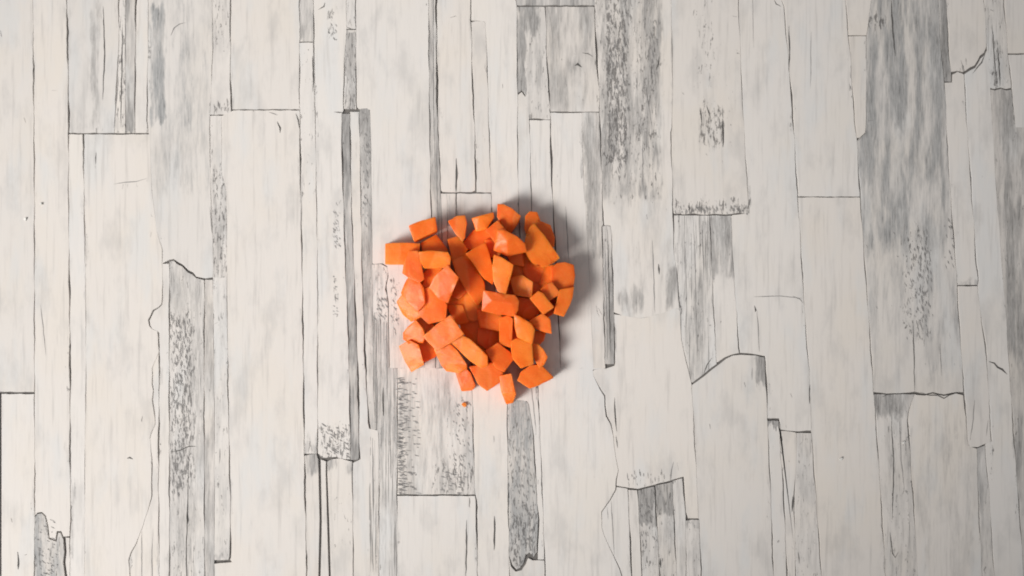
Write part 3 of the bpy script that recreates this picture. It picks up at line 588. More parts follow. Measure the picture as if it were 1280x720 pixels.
CR = [
 ('P5', [(129,8),(130,40),(131,70),(129.5,95),(128,125)], 1.4), ('P5', [(148,95),(145,130),(142,160)], .9), ('P5', [(120,160),(121,168)], 2.5),
 ('P6', [(153,30),(152,90),(151,160)], 1.1), ('P2', [(65,113),(71,113)], 1), ('P2', [(50,380),(54,410),(57,445)], .7), ('P0', [(30,147),(32,153)], 2.2),
 ('P0', [(0,38),(2,46)], 2), ('P10', [(120,190),(119.5,205)], 1.2), ('P10', [(142,230),(155,228),(170,227),(184,223)], 1), ('P10', [(153,236),(154,230)], 1.4),
 ('P10', [(159,573),(162,572),(166,574)], 2), ('P10', [(177,528),(177,525),(178,520)], .8), ('P10', [(188,296),(189,290)], 1.3),
 ('G1', [(213,45),(217,35),(224,30),(233,28)], 1.0), ('G1', [(262,258),(264,275),(265,292)], .7), ('S2', [(191,660),(190,690),(189,B)], .8),
 ('P10', [(177,664),(177,690),(177,725)], .8), ('P1', [(22,690),(23,700),(22.5,712)], 2.4), ('P1', [(31,694),(33,693)], 3), ('P1', [(14,648),(15,653)], 1.8),
 ('G2', [(236,570),(235,600),(234,640),(233,680),(233,B)], 1.1), ('G2', [(234,640),(235,650),(234.5,655)], 3), ('G2', [(215,565),(225,563),(236,558),(246,558)], 1.2),
 ('G2', [(235,414),(236.5,420)], 2.6), ('G2', [(234,352),(235,360)], 1.6), ('G4', [(275,560),(274,580)], .8), ('G4', [(283,534),(284,542)], 2.2),
 ('N1', [(268,405),(272,403)], 1.4), ('W2', [(346,152),(350,160),(350,166)], 2.4), ('W2', [(336,140),(342,142),(347,144)], 1.0), ('W2', [(370,142),(373,150),(374,160)], 1.4),
 ('R1', [(391,70),(392,100),(391,115)], 1.8), ('R2', [(398,12),(405,8),(406,3)], 1.8), ('R2', [(418,140),(430,141)], 1.6), ('R3', [(434,34),(440,37),(445,37)], 1.4),
 ('C1', [(570,198),(570.5,215),(570,240)], 2.6), ('C1', [(563,22),(570,20)], 2), ('C0', [(541,-30),(541.5,60),(542,165)], 1.0), ('C0', [(546,175),(546,235),(548,300)], .9),
 ('C8', [(618,645),(618.5,662),(618,676),(617.5,688)], 2.4), ('C8', [(617,545),(617.5,552)], 1.6), ('C6', [(628,105),(628.5,110)], 1.4),
 ('FQ', [(583,650),(583,690),(582,725)], 1.6), ('FQ', [(587,622),(586.5,634)], 1.2), ('SP', [(478.5,484),(479,500),(479.5,520)], 2.4), ('SP', [(483,400),(483.5,440),(484,500)], 1.0),
 ('SP', [(470,400),(471,470),(472,530)], .8), ('R6', [(466,560),(466.5,600),(467,640)], .8), ('R6', [(464,670),(466,690),(466,715)], .8),
 ('DD', [(718,82),(722,80),(727,84)], 3), ('DD', [(728,66),(735,67),(741,71)], 1.2), ('DD', [(706,97),(708,108)], 1.2), ('GT', [(764,196),(767,199)], 4.5), ('GT', [(761,130),(763,140)], 3),
 ('GT', [(806,100),(812,140),(815,160)], .9), ('GT', [(803,175),(804,240)], .8), ('GT', [(824,70),(823,80),(820,88)], 1.6), ('GT', [(815,300),(817,340),(818.5,391)], 1.0), ('GT', [(823,330),(824,343)], 2.2),
 ('GT', [(808,268),(809,274)], 2.4), ('DE', [(707,258),(709,290),(711,330)], 1.0), ('DF', [(748,385),(752,393)], 1.4), ('DF', [(745,382),(747,390)], 1.2),
 ('GL', [(903,148),(904,165),(903.5,184)], 2.4), ('GL', [(876,135),(877,155)], 1.8), ('GL', [(883,132),(886,140),(888,148)], 2), ('GL', [(892,134),(894,145)], 1.8), ('GL', [(898,146),(900,154)], 2.2),
 ('GL', [(853,116),(855,118)], 2.5), ('GL', [(882,192),(884,194)], 1.8), ('GL', [(915,20),(921,21)], 1.6), ('GL', [(921,66),(924,67)], 2.2), ('GL', [(861,253),(862,266)], 1.2), ('GL', [(921,255),(924,266)], 1.6), ('GL', [(927,255),(926,265)], 1.4),
 ('GO', [(943,382),(945,388),(944,390)], 2.2), ('GO', [(946,388),(948,410),(949,440)], .9), ('GO', [(942,371),(975,370),(1003,373)], .8), ('GO', [(968,0),(970,5),(976,8)], 1.6),
 ('GO', [(941,-40),(941,20),(942,60)], .5), ('GO', [(1012,480),(1012,505)], 1.2), ('GO', [(988,492),(990,497)], 1.6), ('GO', [(990,370),(1000,374),(1004,379)], .9),
 ('WR', [(930,478),(932,484)], 2.2), ('WR', [(887,530),(888,536)], 2.2), ('WR', [(940,460),(940,475)], 1), ('WQ', [(768,497),(769,520),(771,540)], 1.5), ('WQ', [(770,545),(772,560)], 1.3),
 ('WQ', [(838,600),(839,588),(842,577)], 1.0), ('WQ', [(846,578),(848,588)], .8), ('WQ', [(791,606),(792,597)], .8), ('WQ', [(800,605),(801,598)], .8),
 ('Q1', [(764,626),(765,650),(767,675),(768,694)], .9), ('Q1', [(759,634),(760,650)], .6), ('Q4', [(825,698),(826,710)], 3), ('WS', [(746,388),(749,396)], 1.2), ('WS', [(664,480),(667,510),(670,540)], .9),
 ('RA', [(986,32),(987,60),(986,90)], 1.4), ('RA', [(1014,40),(1013,110)], .6), ('SC', [(1073,176),(1078,170)], 1.5), ('SG', [(1114,0),(1116,40),(1119,70)], 1.8), ('SG', [(1117,290),(1119,293)], 2),
 ('SG', [(1121,320),(1123,321)], 2.4), ('SG', [(1141,400),(1142.5,440),(1143,490)], 1.1), ('SG', [(1175,430),(1177,470)], .8), ('SG', [(1085,151),(1092,150)], 1.2), ('SG', [(1083,306),(1084,310)], 1.8),
 ('SG', [(1095,383),(1097,386)], 2.2), ('SG', [(1187,416),(1188,423)], 1.2), ('SH', [(1114,518),(1115,545),(1117,570),(1117,600),(1115,650)], 1.2), ('SH', [(1124,520),(1126,570),(1131,615)], .8),
 ('SH', [(1112,665),(1116,692),(1119,697),(1123,690)], 1.3), ('SH', [(1103,496),(1110,493),(1104,492)], 2.2), ('SI', [(1150,490),(1160,494),(1172,494),(1180,498),(1186,494),(1200,490)], 1.2),
 ('TE', [(1216,92),(1222,84),(1227,78),(1231,68)], 1.4), ('TE', [(1236,452),(1243,454),(1247,459),(1253,462),(1259,468)], 2.0), ('TD', [(1218,500),(1216,530),(1213,548)], .9), ('TE', [(1235,525),(1233,545)], .7),
 ('UA', [(1240,30),(1243,70),(1246,108)], 1.2), ('UA', [(1247,60),(1249,85),(1250,108)], 1.6), ('UA', [(1238,12),(1242,14)], 3), ('TB', [(1201,75),(1206,90)], .8), ('RE', [(1000,556),(1003,552)], 2),
 ('RD', [(986,576),(987,577)], 2), ('RD', [(991,620),(990,640)], 1.8), ('RE', [(998,690),(999,705)], 1.4), ('GM', [(879,468),(884,456),(890,447)], 1.4), ('GM', [(856,300),(858,380)], .7), ('GM', [(868,290),(870,400)], .7), ('GM', [(877,280),(880,350)], .8),
 ('SB', [(759,286),(761,350),(763,440)], 1.2), ('SB', [(756,300),(759,420)], .8),
]
for key, pts, w in CR:
    crack(key, pts, w * 0.9, M_CRACK if w > 1.05 else M_CRACK2)

def flecks(key, x0, y0, x1, y1, n, lx, ly, w, bias=1.0, mat=None):
    """a field of small chips, too many to count: one mesh"""
    bm = bmesh.new()
    for _ in range(n):
        u = rng.random() ** bias
        x = x0 + (x1 - x0) * u; y = y0 + (y1 - y0) * rng.random()
        k = 0.4 + 1.2 * rng.random()
        a, b = lx * k, ly * k
        ribbon(bm, [(x - a / 2, y - b / 2), (x, y + rng.uniform(-.5, .5)), (x + a / 2, y + b / 2)], w * (0.6 + 0.8 * rng.random()), 0.0001)
    up(bm)
    me = bpy.data.meshes.new("paint_chips"); bm.to_mesh(me); bm.free()
    me.materials.append(mat or M_CRACK2)
    o = new_obj("paint_chips", me, PLANKS[key]); o["kind"] = "stuff"
flecks('FP', 499, 472, 524, 617, 150, 5, .8, 1.2, 1.8)
flecks('FP', 499, 470, 508, 617, 70, 7, -1, 1.5, 1.0)
flecks('FP', 566, 500, 588, 590, 34, 2, 3, 1.2)
flecks('FP', 552, 590, 584, 617, 30, 4, 1, 1.4)
flecks('SG', 1128, 300, 1166, 425, 64, 1.2, 4.5, 1.2, .8)
flecks('SG', 1146, 285, 1160, 425, 44, 1.2, 6, 1.2)
flecks('SG', 1180, 275, 1192, 335, 16, 1.5, 4, 1.3)
flecks('GT', 758, 0, 786, 215, 90, 1.5, 6, 1.5)
flecks('GT', 812, 26, 824, 90, 14, 1, 7, 1.4)
flecks('G2', 213, 400, 238, 620, 120, 1, 6, 1.0)
flecks('GL', 844, 258, 935, 268, 60, 1.2, 4, 1.1)
flecks('R2', 402, 530, 436, 572, 50, 3.5, 2.5, 1.2)
flecks('R2', 411, 14, 421, 52, 14, 2, 3, 1.1)
flecks('R2', 417, 262, 425, 312, 26, 2, 2.5, 1.0)
flecks('R2', 417, 345, 422, 395, 20, 2.5, 1, .9)
flecks('R7', 452, 140, 462, 300, 34, 1.5, 4, 1.0)
flecks('WQ', 775, 590, 850, 606, 26, .6, 6, .8)
flecks('P3', 47, 650, 72, 720, 40, 3, 1.5, 1.0)
flecks('BP', 636, 560, 668, 690, 60, 1.2, 4, 1.2)
flecks('WP', 488, 345, 499, 425, 18, 2, 3, 1.3)
flecks('SP', 468, 370, 484, 402, 14, 3, 4, 1.8)
flecks('Q3', 801, 615, 818, 690, 40, 1, 4, 1.0)

# ------------------------------------------------------------------ carrots
def carrot_material():
    mat = bpy.data.materials.new("raw_carrot"); mat.use_nodes = True
    nt = mat.node_tree; b = nt.nodes["Principled BSDF"]
    tc = nt.nodes.new('ShaderNodeTexCoord'); oi = nt.nodes.new('ShaderNodeObjectInfo')
    add = nt.nodes.new('ShaderNodeVectorMath'); add.operation = 'ADD'
    sc = nt.nodes.new('ShaderNodeVectorMath'); sc.operation = 'SCALE'
    cx = nt.nodes.new('ShaderNodeCombineXYZ')
    for i in range(3): nt.links.new(oi.outputs['Random'], cx.inputs[i])
    nt.links.new(cx.outputs[0], sc.inputs[0]); sc.inputs[3].default_value = 3.0
    nt.links.new(tc.outputs['Object'], add.inputs[0]); nt.links.new(sc.outputs[0], add.inputs[1])
    P = add.outputs[0]
    n1 = noise(nt, P, (110, 110, 110), 2, 0.5)
    n2 = noise(nt, P, (900, 900, 900), 3, 0.6)
    n3 = noise(nt, P, (260, 2400, 2400), 2, 0.6)
    base = mixc(nt, smooth(nt, n1, 0.35, 0.68), (0.82, 0.158, 0.014), (0.88, 0.212, 0.028))
    base = mixc(nt, fmath(nt, 'MULTIPLY', smooth(nt, n2, 0.5, 0.8), 0.35), base, (0.88, 0.32, 0.09))
    # the paler core of the root, with its thin ring, somewhere in each piece
    off = nt.nodes.new('ShaderNodeVectorMath'); off.operation = 'ADD'
    nt.links.new(tc.outputs['Object'], off.inputs[0])
    wv = nt.nodes.new('ShaderNodeTexWhiteNoise'); wv.noise_dimensions = '1D'
    nt.links.new(fmath(nt, 'MULTIPLY', oi.outputs['Random'], 91.7), wv.inputs['W'])
    ma = nt.nodes.new('ShaderNodeVectorMath'); ma.operation = 'MULTIPLY_ADD'
    nt.links.new(wv.outputs['Color'], ma.inputs[0])
    ma.inputs[1].default_value = (0.018, 0.018, 0.018); ma.inputs[2].default_value = (-0.009, -0.009, -0.012)
    nt.links.new(ma.outputs[0], off.inputs[1])
    sq = nt.nodes.new('ShaderNodeVectorMath'); sq.operation = 'MULTIPLY'
    nt.links.new(off.outputs[0], sq.inputs[0]); sq.inputs[1].default_value = (1, 0.35, 1)
    ln = nt.nodes.new('ShaderNodeVectorMath'); ln.operation = 'LENGTH'
    nt.links.new(sq.outputs[0], ln.inputs[0])
    rad = fmath(nt, 'MULTIPLY_ADD', fmath(nt, 'SUBTRACT', n1, 0.5), 0.004, ln.outputs['Value'])
    core = smooth(nt, rad, 0.0056, 0.0044)
    ring = fmath(nt, 'MULTIPLY', smooth(nt, rad, 0.0044, 0.0052), smooth(nt, rad, 0.0062, 0.0054))
    base = mixc(nt, fmath(nt, 'MULTIPLY', core, 0.55), base, (0.87, 0.275, 0.052))
    base = mixc(nt, fmath(nt, 'MULTIPLY', ring, 0.30), base, (0.90, 0.38, 0.12))
    base = mixc(nt, fmath(nt, 'MULTIPLY', smooth(nt, n3, 0.52, 0.75), 0.22), base, (0.66, 0.12, 0.012))
    hs = nt.nodes.new('ShaderNodeHueSaturation')
    nt.links.new(base, hs.inputs['Color'])
    nt.links.new(fmath(nt, 'MULTIPLY_ADD', oi.outputs['Random'], 0.008, 0.496), hs.inputs['Hue'])
    nt.links.new(fmath(nt, 'MULTIPLY_ADD', oi.outputs['Random'], 0.12, 0.92), hs.inputs['Value'])
    nt.links.new(hs.outputs[0], b.inputs['Base Color'])
    b.inputs['Subsurface Weight'].default_value = 0.8
    b.inputs['Subsurface Radius'].default_value = (1.0, 0.35, 0.10)
    b.inputs['Subsurface Scale'].default_value = 0.0038
    b.inputs['Roughness'].default_value = 0.40
    b.inputs['Coat Weight'].default_value = 0.04; b.inputs['Coat Roughness'].default_value = 0.18
    b.inputs['Specular IOR Level'].default_value = 0.24
    bump = nt.nodes.new('ShaderNodeBump'); bump.inputs['Strength'].default_value = 0.35
    bump.inputs['Distance'].default_value = 0.0004
    h = fmath(nt, 'ADD', fmath(nt, 'MULTIPLY', n2, 0.5), fmath(nt, 'ADD', fmath(nt, 'MULTIPLY', n3, 0.5), fmath(nt, 'MULTIPLY', noise(nt, P, (230, 230, 230), 1, 0.5), 2.2)))
    nt.links.new(h, bump.inputs['Height']); nt.links.new(bump.outputs[0], b.inputs['Normal'])
    return mat
M_CARROT = carrot_material()

def carrot(name, label, pts, zt, zb, tilt=(0, 0), shift=(0, 0), shrink=0.93, bev=0.5, ridge=(), grow=1.09):
    """one knife-cut piece: the cut face seen from above at height zt (mm), tilted, down to zb; ridge holds extra (x, y, dz) corners"""
    r = random.Random(label)
    tx = tilt[0] + r.uniform(-.03, .03); ty = tilt[1] + r.uniform(-.03, .03)
    cx = sum(p[0] for p in pts) / len(pts); cy = sum(p[1] for p in pts) / len(pts)
    pts = [(cx + (p[0] - cx) * grow, cy + (p[1] - cy) * grow, *p[2:]) for p in pts]
    bm = bmesh.new()
    c0 = W(cx, cy, zb * MM)
    for p in pts:
        dz = p[2] if len(p) > 2 else 0.0
        z = max(zb + 1.5, zt + (p[0] - cx) * tx + (p[1] - cy) * ty + dz)
        bm.verts.new(W(p[0], p[1], z * MM) - c0)
        u = cx + (p[0] - cx) * shrink + shift[0]; v = cy + (p[1] - cy) * shrink + shift[1]
        bm.verts.new(W(u, v, (zb + r.uniform(0, .5 if zb > 0.5 else 0)) * MM) - c0)
    for (x, y, dz) in ridge:
        bm.verts.new(W(x, y, (zt + dz) * MM) - c0)
    res = bmesh.ops.convex_hull(bm, input=bm.verts)
    dead = [v for v in bm.verts if not v.link_faces]
    bmesh.ops.delete(bm, geom=dead, context='VERTS')
    bmesh.ops.dissolve_limit(bm, angle_limit=math.radians(4), verts=bm.verts, edges=bm.edges)
    bmesh.ops.bevel(bm, geom=list(bm.edges), offset=bev * MM, segments=3, profile=0.55, affect='EDGES', clamp_overlap=True)
    bmesh.ops.recalc_face_normals(bm, faces=bm.faces)
    bmesh.ops.triangulate(bm, faces=bm.faces)
    for _ in range(2):
        bmesh.ops.subdivide_edges(bm, edges=[e for e in bm.edges if e.calc_length() > 0.0022], cuts=1, use_grid_fill=False)
        bmesh.ops.triangulate(bm, faces=bm.faces)
    bm.normal_update()
    o3 = Vector((r.random(), r.random(), r.random())) * 40
    for v in bm.verts:
        if v.co.z > 0.0004:
            v.co += v.normal * (pnoise.noise(v.co * 260 + o3) * 0.00022 + pnoise.noise(v.co * 800 + o3) * 0.00007)
    for f in bm.faces: f.smooth = True
    for e in bm.edges:
        if len(e.link_faces) == 2: e.smooth = e.calc_face_angle(0) < math.radians(33)
    me = bpy.data.meshes.new(name); bm.to_mesh(me); bm.free()
    me.materials.append(M_CARROT)
    o = new_obj(name, me); o.location = c0
    o["label"] = label; o["category"] = "carrot"; o["group"] = "diced raw carrot pieces in the pile"
    return o

# --- lower layer, deep in the pile
Z = carrot
Z('carrot_chunk', "shaded brown-orange block in the gap below the piece at the top edge", [(580,303),(593,288),(607,286),(616,300),(609,308),(598,311),(585,312)], 7, 0)
Z('carrot_cube', "shadowed carrot cube between the upper left bar and the top edge wedge", [(527,304),(545,294),(559,312),(556,318),(530,317)], 9, 0, (0,.05))
Z('carrot_chunk', "dark carrot chunk deep in the middle of the pile, right of the tilted cube", [(564,366),(582,358),(599,380),(606,396),(590,401),(570,390),(560,379)], 6.5, 0)
Z('carrot_chunk', "deeply shadowed chunk behind the long bright baton in the pile's middle", [(573,394),(598,397),(602,416),(606,440),(590,430),(577,412)], 5.5, 0)
Z('carrot_chunk', "dark piece in the centre just left of the narrow upright stick", [(599,409),(624,412),(624,428),(610,438),(597,428)], 6.5, 0, (-.05,.02))
Z('carrot_chunk', "shaded block below the shiny horizontal log at the centre", [(597,388),(622,388),(628,397),(624,413),(601,409)], 10, 0, (0,-.03))
Z('carrot_chunk', "dark red chunk under the tall bright slab, right of its tip", [(637,330),(656,331),(661,347),(650,353),(636,352)], 9.5, 0)
Z('carrot_chunk', "shadowed piece directly below the big half-round slice", [(652,330),(666,326),(681,335),(674,352),(658,351)], 10.5, 0)
Z('carrot_chunk', "shaded chunk between the half-round slice and the rounded piece at right", [(676,334),(692,332),(694,352),(682,362),(672,352)], 11, 0)
Z('carrot_chunk', "small dark block in the hollow right of the shiny log", [(647,372),(664,374),(674,390),(664,400),(646,394)], 11, 0, (0,-.08))
Z('carrot_chunk', "dark chunk in the gap beside the right edge baton", [(675,372),(694,371),(697,388),(685,396),(674,392)], 8, 0)
Z('carrot_chunk', "shaded bit under the small wedge at the right, above the shadow", [(662,413),(682,416),(679,426),(671,434),(660,431)], 8.5, 0)
Z('carrot_chunk', "dark chunk between the two cubes at the lower left edge", [(520,431),(533,425),(546,441),(544,446),(531,452),(524,448)], 8, 0)
Z('carrot_chunk', "small shadowed piece left of the large pale block, near the left edge", [(519,398),(531,397),(543,408),(534,416),(522,412)], 8.5, 0)
Z('carrot_chunk', "reddish piece wedged between the rounded bar and the tilted cube", [(529,343),(538,332),(553,333),(547,350),(539,362),(529,358)], 12, 0, (0,0))
Z('carrot_chunk', "orange chunk left of centre, under the left tip of the tilted cube", [(526,364),(545,358),(558,382),(556,399),(536,404),(524,392)], 13, 1, (.03,-.03))
Z('carrot_chunk', "dim chunk in the gap under the small cube near the top", [(607,300),(621,301),(626,318),(618,324),(606,316)], 9.5, 0)
Z('carrot_chunk', "shaded fragment between the small pale square and the big half-round slice", [(646,312),(660,300),(664,322),(656,332),(650,330)], 10, 0)
Z('carrot_chunk', "dark piece in the gap under the lower middle diamond", [(600,440),(624,436),(628,458),(606,462)], 7, 0)
Z('carrot_chunk', "dim piece showing between the upright stick and the right of centre cube", [(636,398),(648,400),(650,424),(640,430)], 11, 0)
Z('carrot_chunk', "dark piece in the slit between the tilted cube and the central slab", [(556,346),(575,343),(586,362),(574,373),(557,368)], 7.5, 0)
Z('carrot_chunk', "dim chunk in the gap above the tilted flat bar at the right", [(658,347),(680,350),(685,368),(668,370),(658,362)], 10, 0)
Z('carrot_chunk', "shaded piece between the tall bright slab's tip and the glowing chunk", [(630,346),(647,348),(652,368),(634,374)], 10.5, 0)
Z('carrot_chunk', "dark sliver in the hollow above the large pale block's right corner", [(558,381),(578,382),(586,402),(570,406)], 7, 0)
# --- rim of the pile, lying on the board
Z('carrot_bar', "bar-shaped carrot piece sticking out furthest left on the board", [(483,305),(503,304),(524,305),(522,318),(508,330),(483,329.5)], 11, 0, (.05,0), bev=.5)
Z('carrot_cube', "bright carrot block at the top left corner of the pile", [(512,282),(528,276),(543,272),(545.5,288),(518.5,300.5)], 15, 3.5, (-.04,-.12), (1,3))
Z('carrot_wedge', "pointed wedge at the top edge, left of the other top pieces", [(561,277),(571,271),(581,270),(583,280),(581,296),(578,301),(569,291)], 12, 0, (.0,.0))
Z('carrot_chunk', "low carrot piece at the top edge with a pale left end", [(590.5,273,0),(600,270,1.5),(616,266,0),(617,272,0),(608,286,0),(596,288.6,-.5)], 13, 1, (-.03,-.03))
Z('carrot_wedge', "bright round-backed wedge standing highest at the top edge of the pile", [(623,256,0),(630,256.5,0),(640,262,-.5),(650,270,-2),(647,278,-4),(639,290,-4.5),(630,286,-2.5),(622.5,271,-1)], 14.5, 1, (.05,.0))
Z('carrot_wedge', "small rounded wedge at the top right behind the half-round slice", [(657,271),(662,265),(671,266),(675,276),(672,290),(660,298),(656,285)], 11.5, 0, (-.06,-.03))
Z('carrot_chunk', "shaded chunk at the top right corner behind the half-round slice", [(672,276),(688,282),(692.5,296),(692,308),(676,302),(668,288)], 11, 0, (-.08,0))
Z('carrot_chunk', "rounded chunk at the right edge below the half-round slice", [(690,335),(697,330),(706,328.5),(716,332),(718,344),(716,359),(702,364),(690,352)], 13.5, 1, (-.05,-.02))
Z('carrot_bar', "slanting baton at the right edge of the pile", [(700,363),(717,360),(715,373),(710,385),(705,394.5),(693,391),(698,376)], 17, 3, (-.05,0))
Z('carrot_wedge', "small dim wedge at the lower right edge beside the shadow", [(664,430),(673,431),(679,437),(684,446),(680,455),(674,459),(665,442)], 14, 0, (.03,-.06))
Z('carrot_wedge', "triangular carrot slice lying at the lower right corner of the pile", [(648,475),(652,465.5),(663.5,457),(676,457),(690.5,472),(673,481),(662,484.5)], 11.5, 0, (-.02,-.03))
Z('carrot_cube', "upright bright cube lowest of all at the bottom of the pile", [(624.7,471),(639,468),(644.5,493,-.5),(641,503,-2),(633,504,-2),(627,490,0)], 12, 0, (.06,-.05))
Z('carrot_chunk', "carrot chunk on the board at the bottom, left of the lowest cube", [(588,459),(604,458),(615,454),(628,466),(623,478),(609,487.5),(598,479)], 11.5, 0, (-.02,-.08))
Z('carrot_bar', "small pale bar at the bottom left edge, below the overlapping chunks", [(570,465),(581,459),(588,467),(594,482),(590,487),(577.5,488)], 10.5, 0, (.08,-.10))
Z('carrot_cube', "bright cube at the lower left corner of the pile", [(500,433.5,-1),(511.5,426.5,0),(523,432,0),(526,444,0),(529,455,-.5),(514.5,463.5,-2),(507,452,-1.5)], 12, 0, (.08,-.05))
Z('carrot_cube', "left edge cube sitting just above the lower left corner cube", [(504.5,416,-1),(511,408,0),(520,401,0),(528,411,0),(531,420,-.5),(528,428,-1),(513,428,-2),(505,424,-2)], 13.5, 1, (.06,-.04))
Z('carrot_chunk', "large rounded chunk at the left edge below the leaning piece", [(508,352,-2),(513,345,-.5),(523,350,0),(529,360,0),(531,378,0),(522,388,-1),(508,376,-1.5),(502,366,-2.5)], 15, 0, (.05,-.04))
Z('carrot_chunk', "pale translucent chunk at the left edge, lowest of the three there", [(497,378,-1.5),(504,368,-.5),(514,374,0),(523,384,0),(526,396,-.5),(514,401,-2),(504,393,-2.5)], 11.5, 0, (.08,-.08))
# --- middle layer
Z('carrot_bar', "leaning block overlapping the bar that sticks out at left", [(511.5,315),(522,315),(526,330),(529.5,348),(524,352),(512,347),(504,341,-1.5),(505,332,-1.5)], 16, 5, (.06,-.02))
Z('carrot_bar', "bright rounded bar lying level in the upper left of the pile", [(525,315.5),(541,314),(559,316),(562,323),(561,333,-1.5),(546,335,-2.5),(531,334.5,-2.5),(526.5,326,-1)], 20, 8.5, (-.02,-.08))
Z('carrot_bar', "dim square-ended block below the left top-edge wedge", [(560,300),(573,296),(584.5,312),(580,318.5),(566,324)], 11, 0, (-.05,-.03))
Z('carrot_chunk', "large shaded slab running down the centre left of the pile", [(564,321),(581,316.5),(590,328),(604,352),(606,368),(596,380),(583,362),(571,342)], 9.5, 0, (-.06,.02))
Z('carrot_cube', "shaded flat-topped block in the upper middle, beside the central slab", [(584,318),(595,311),(606.5,305.5),(611,318),(617,341),(615,354),(605,347),(596,334)], 14.5, 3, (-.05,.03))
Z('carrot_cube', "small block tucked left of the bright blunt chunk near the top", [(608,288.5),(622.5,276),(632,288),(627,298),(619,303)], 16, 4, (-.03,-.04))
Z('carrot_cube', "small pale square face peeping out beneath the bright blunt chunk", [(634,317),(653,315),(654,332.5),(638,329.5)], 14, 3, (.0,-.05))
Z('carrot_chunk', "carrot chunk with a glowing core, right of the tall bright slab", [(638.5,350),(645,346),(653,345),(665,353),(664,371),(652,369.5),(643,367.5)], 17, 5, (.04,-.06))
Z('carrot_bar', "flat-ended piece between the right edge chunk and the tilted bar", [(676,362),(684,355),(690,353),(700.5,367),(686,375.5)], 17, 6, (-.02,-.02))
Z('carrot_bar', "narrow upright stick in the lower centre of the pile", [(624.5,399),(636,395.5),(640.5,400),(639.5,424),(638,433),(625,429)], 16, 3, (-.03,.0))
Z('carrot_cube', "blunt bright chunk under the large pale block at lower left", [(544,438,0),(562,430,0),(572,440,0),(582,455,-.5),(582.5,460,-1.5),(573,465.5,-2.5),(559,463,-2.5),(552,455,-1.5)], 17.5, 3, (.05,-.05))
Z('carrot_cube', "diamond-shaped cube face in the lower middle of the pile", [(608,439),(622.5,429.5),(637,440.5),(641,449),(630,464),(620,459)], 16.5, 4, (-.04,-.03))
Z('carrot_cube', "square shaded block right of the diamond-shaped face, lower right", [(639,428),(646,424),(664,429),(666,454),(651,459),(641,447)], 18.5, 4, (-.06,-.02))
Z('carrot_wedge', "small bright wedge above the shadow at the right of the pile", [(661,403),(668,398),(677.5,392.5),(687,399),(689,416.5,-1),(673,412,-1.5)], 19.5, 7, (.03,-.04))
# --- top layer
Z('carrot_chunk', "bright blunt chunk on top, near the upper middle of the pile", [(622.5,288.5,-.5),(630,288,0),(646,296,0),(655,305,-1.5),(657,314,-3),(635,319.5,-1.5),(618.5,312,-2),(620,303,-1)], 24, 11, (0,-.02), ridge=((634,300,1.2),))
Z('carrot_slice', "large half-round carrot slice lying on top at the upper right", [(663,284),(668,281),(680,295),(691,311),(699,322),(690,329),(679,333.5),(672,332),(665,327.5),(660,321),(657,313),(656.5,304),(658,294)], 17.5, 10, (-.02,.03), bev=.3, shrink=.98, grow=1.04)
Z('carrot_slice', "tall bright slab tapering to a point right of the pile's centre", [(618,320),(628,324),(641,332),(637,350),(631.5,369),(622,362),(617,350),(616,335)], 25, 12, (.05,-.05))
Z('carrot_bar', "shiny horizontal log lying across the centre of the pile", [(606,364),(622,368,.5),(643,370),(647.5,377),(646,387,-1.2),(643,394.5,-2.5),(622,392,-2.5),(604,388,-2.5)], 24, 11, (0,-.05), ridge=((615,376,.8),(640,380,.6)), bev=.8)
Z('carrot_bar', "tilted flat bar on top of the pile at the right", [(663,373),(673,364.5),(679,367.5),(691.5,383.5),(679,392.5)], 20, 9, (-.02,-.02))
Z('carrot_cube', "bright-edged cube on top, right of centre above the shaded block", [(643,393.5,0),(651,397,.3),(664,405,0),(668,412,-1),(664.5,428.5,-1),(647,421,-1.2),(644,408,-.4)], 23, 10, (.02,-.05), ridge=((652,404,.8),))
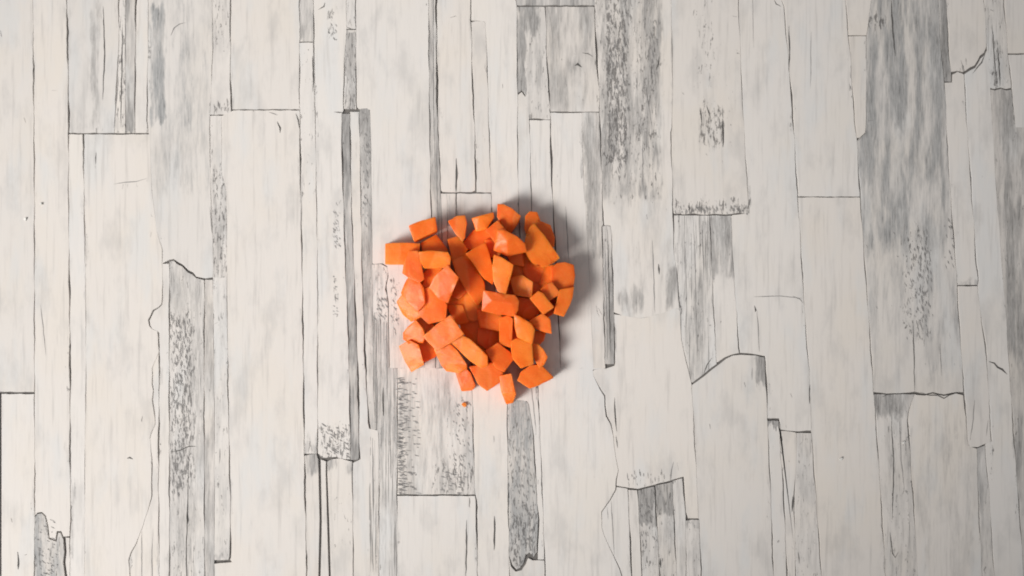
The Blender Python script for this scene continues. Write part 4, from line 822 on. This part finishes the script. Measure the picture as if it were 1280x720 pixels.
Z('carrot_cube', "large pale block on top at the lower left of the pile", [(531,420),(547,406),(562,395.5),(578,417.5),(567,425.5),(546,437.5)], 25, 12, (.05,-.08), (2,1))
Z('carrot_bar', "long bright baton slanting down beside the large pale block", [(564,427.5,-.5),(575,418.5,0),(588,425,0),(608,444,0),(608.5,456,-1.5),(601,459,-2.5),(588,451,-2)], 21, 9, (.03,-.05))
Z('carrot_cube', "tilted bright cube with a rounded left side, left of centre", [(538,359,-1),(543.5,347,-.3),(559,333,0),(572,348,0),(566,362,-.5),(559.5,377.5,-2),(548,371.5,-1.5)], 24.5, 12, (.05,-.06))

def crumb(name, label, u, v, r_px, colour, cat, group=None, h=0.8):
    r = random.Random(label)
    bm = bmesh.new()
    c0 = W(u, v, 0)
    for k in range(14):
        a = r.random() * 6.283
        rr = r_px * 0.0004 * r.uniform(.55, 1)
        zz = r.choice((0, .35, .8, 1)) * h * r_px * 0.0004
        bm.verts.new(Vector((rr * math.cos(a), rr * math.sin(a), 0.00012 + zz)))
    bmesh.ops.convex_hull(bm, input=bm.verts)
    bmesh.ops.delete(bm, geom=[x for x in bm.verts if not x.link_faces], context='VERTS')
    me = bpy.data.meshes.new(name); bm.to_mesh(me); bm.free()
    me.materials.append(colour)
    o = new_obj(name, me); o.location = c0
    o["label"] = label; o["category"] = cat
    if group: o["group"] = group
M_SALT = plain_material("pale_crumb", (0.66, 0.65, 0.62), 0.4)
crumb('carrot_crumb', "tiny orange carrot crumb on the board below the pile", 580.5, 506, 3.8, M_CARROT, 'crumb')
crumb('white_crumb', "tiny white speck on the wide plain plank at lower right", 1051, 573.5, 2.8, M_SALT, 'crumb', 'white specks on the board')
crumb('white_crumb', "tiny white speck on the grey streaked plank near the right bottom", 1129, 553, 2.4, M_SALT, 'crumb', 'white specks on the board')
crumb('white_crumb', "tiny white speck on the second plank from the left", 52, 255, 2.2, M_SALT, 'crumb', 'white specks on the board')
crumb('white_crumb', "tiny white speck on the leftmost plank", 32, 274, 2.2, M_SALT, 'crumb', 'white specks on the board')
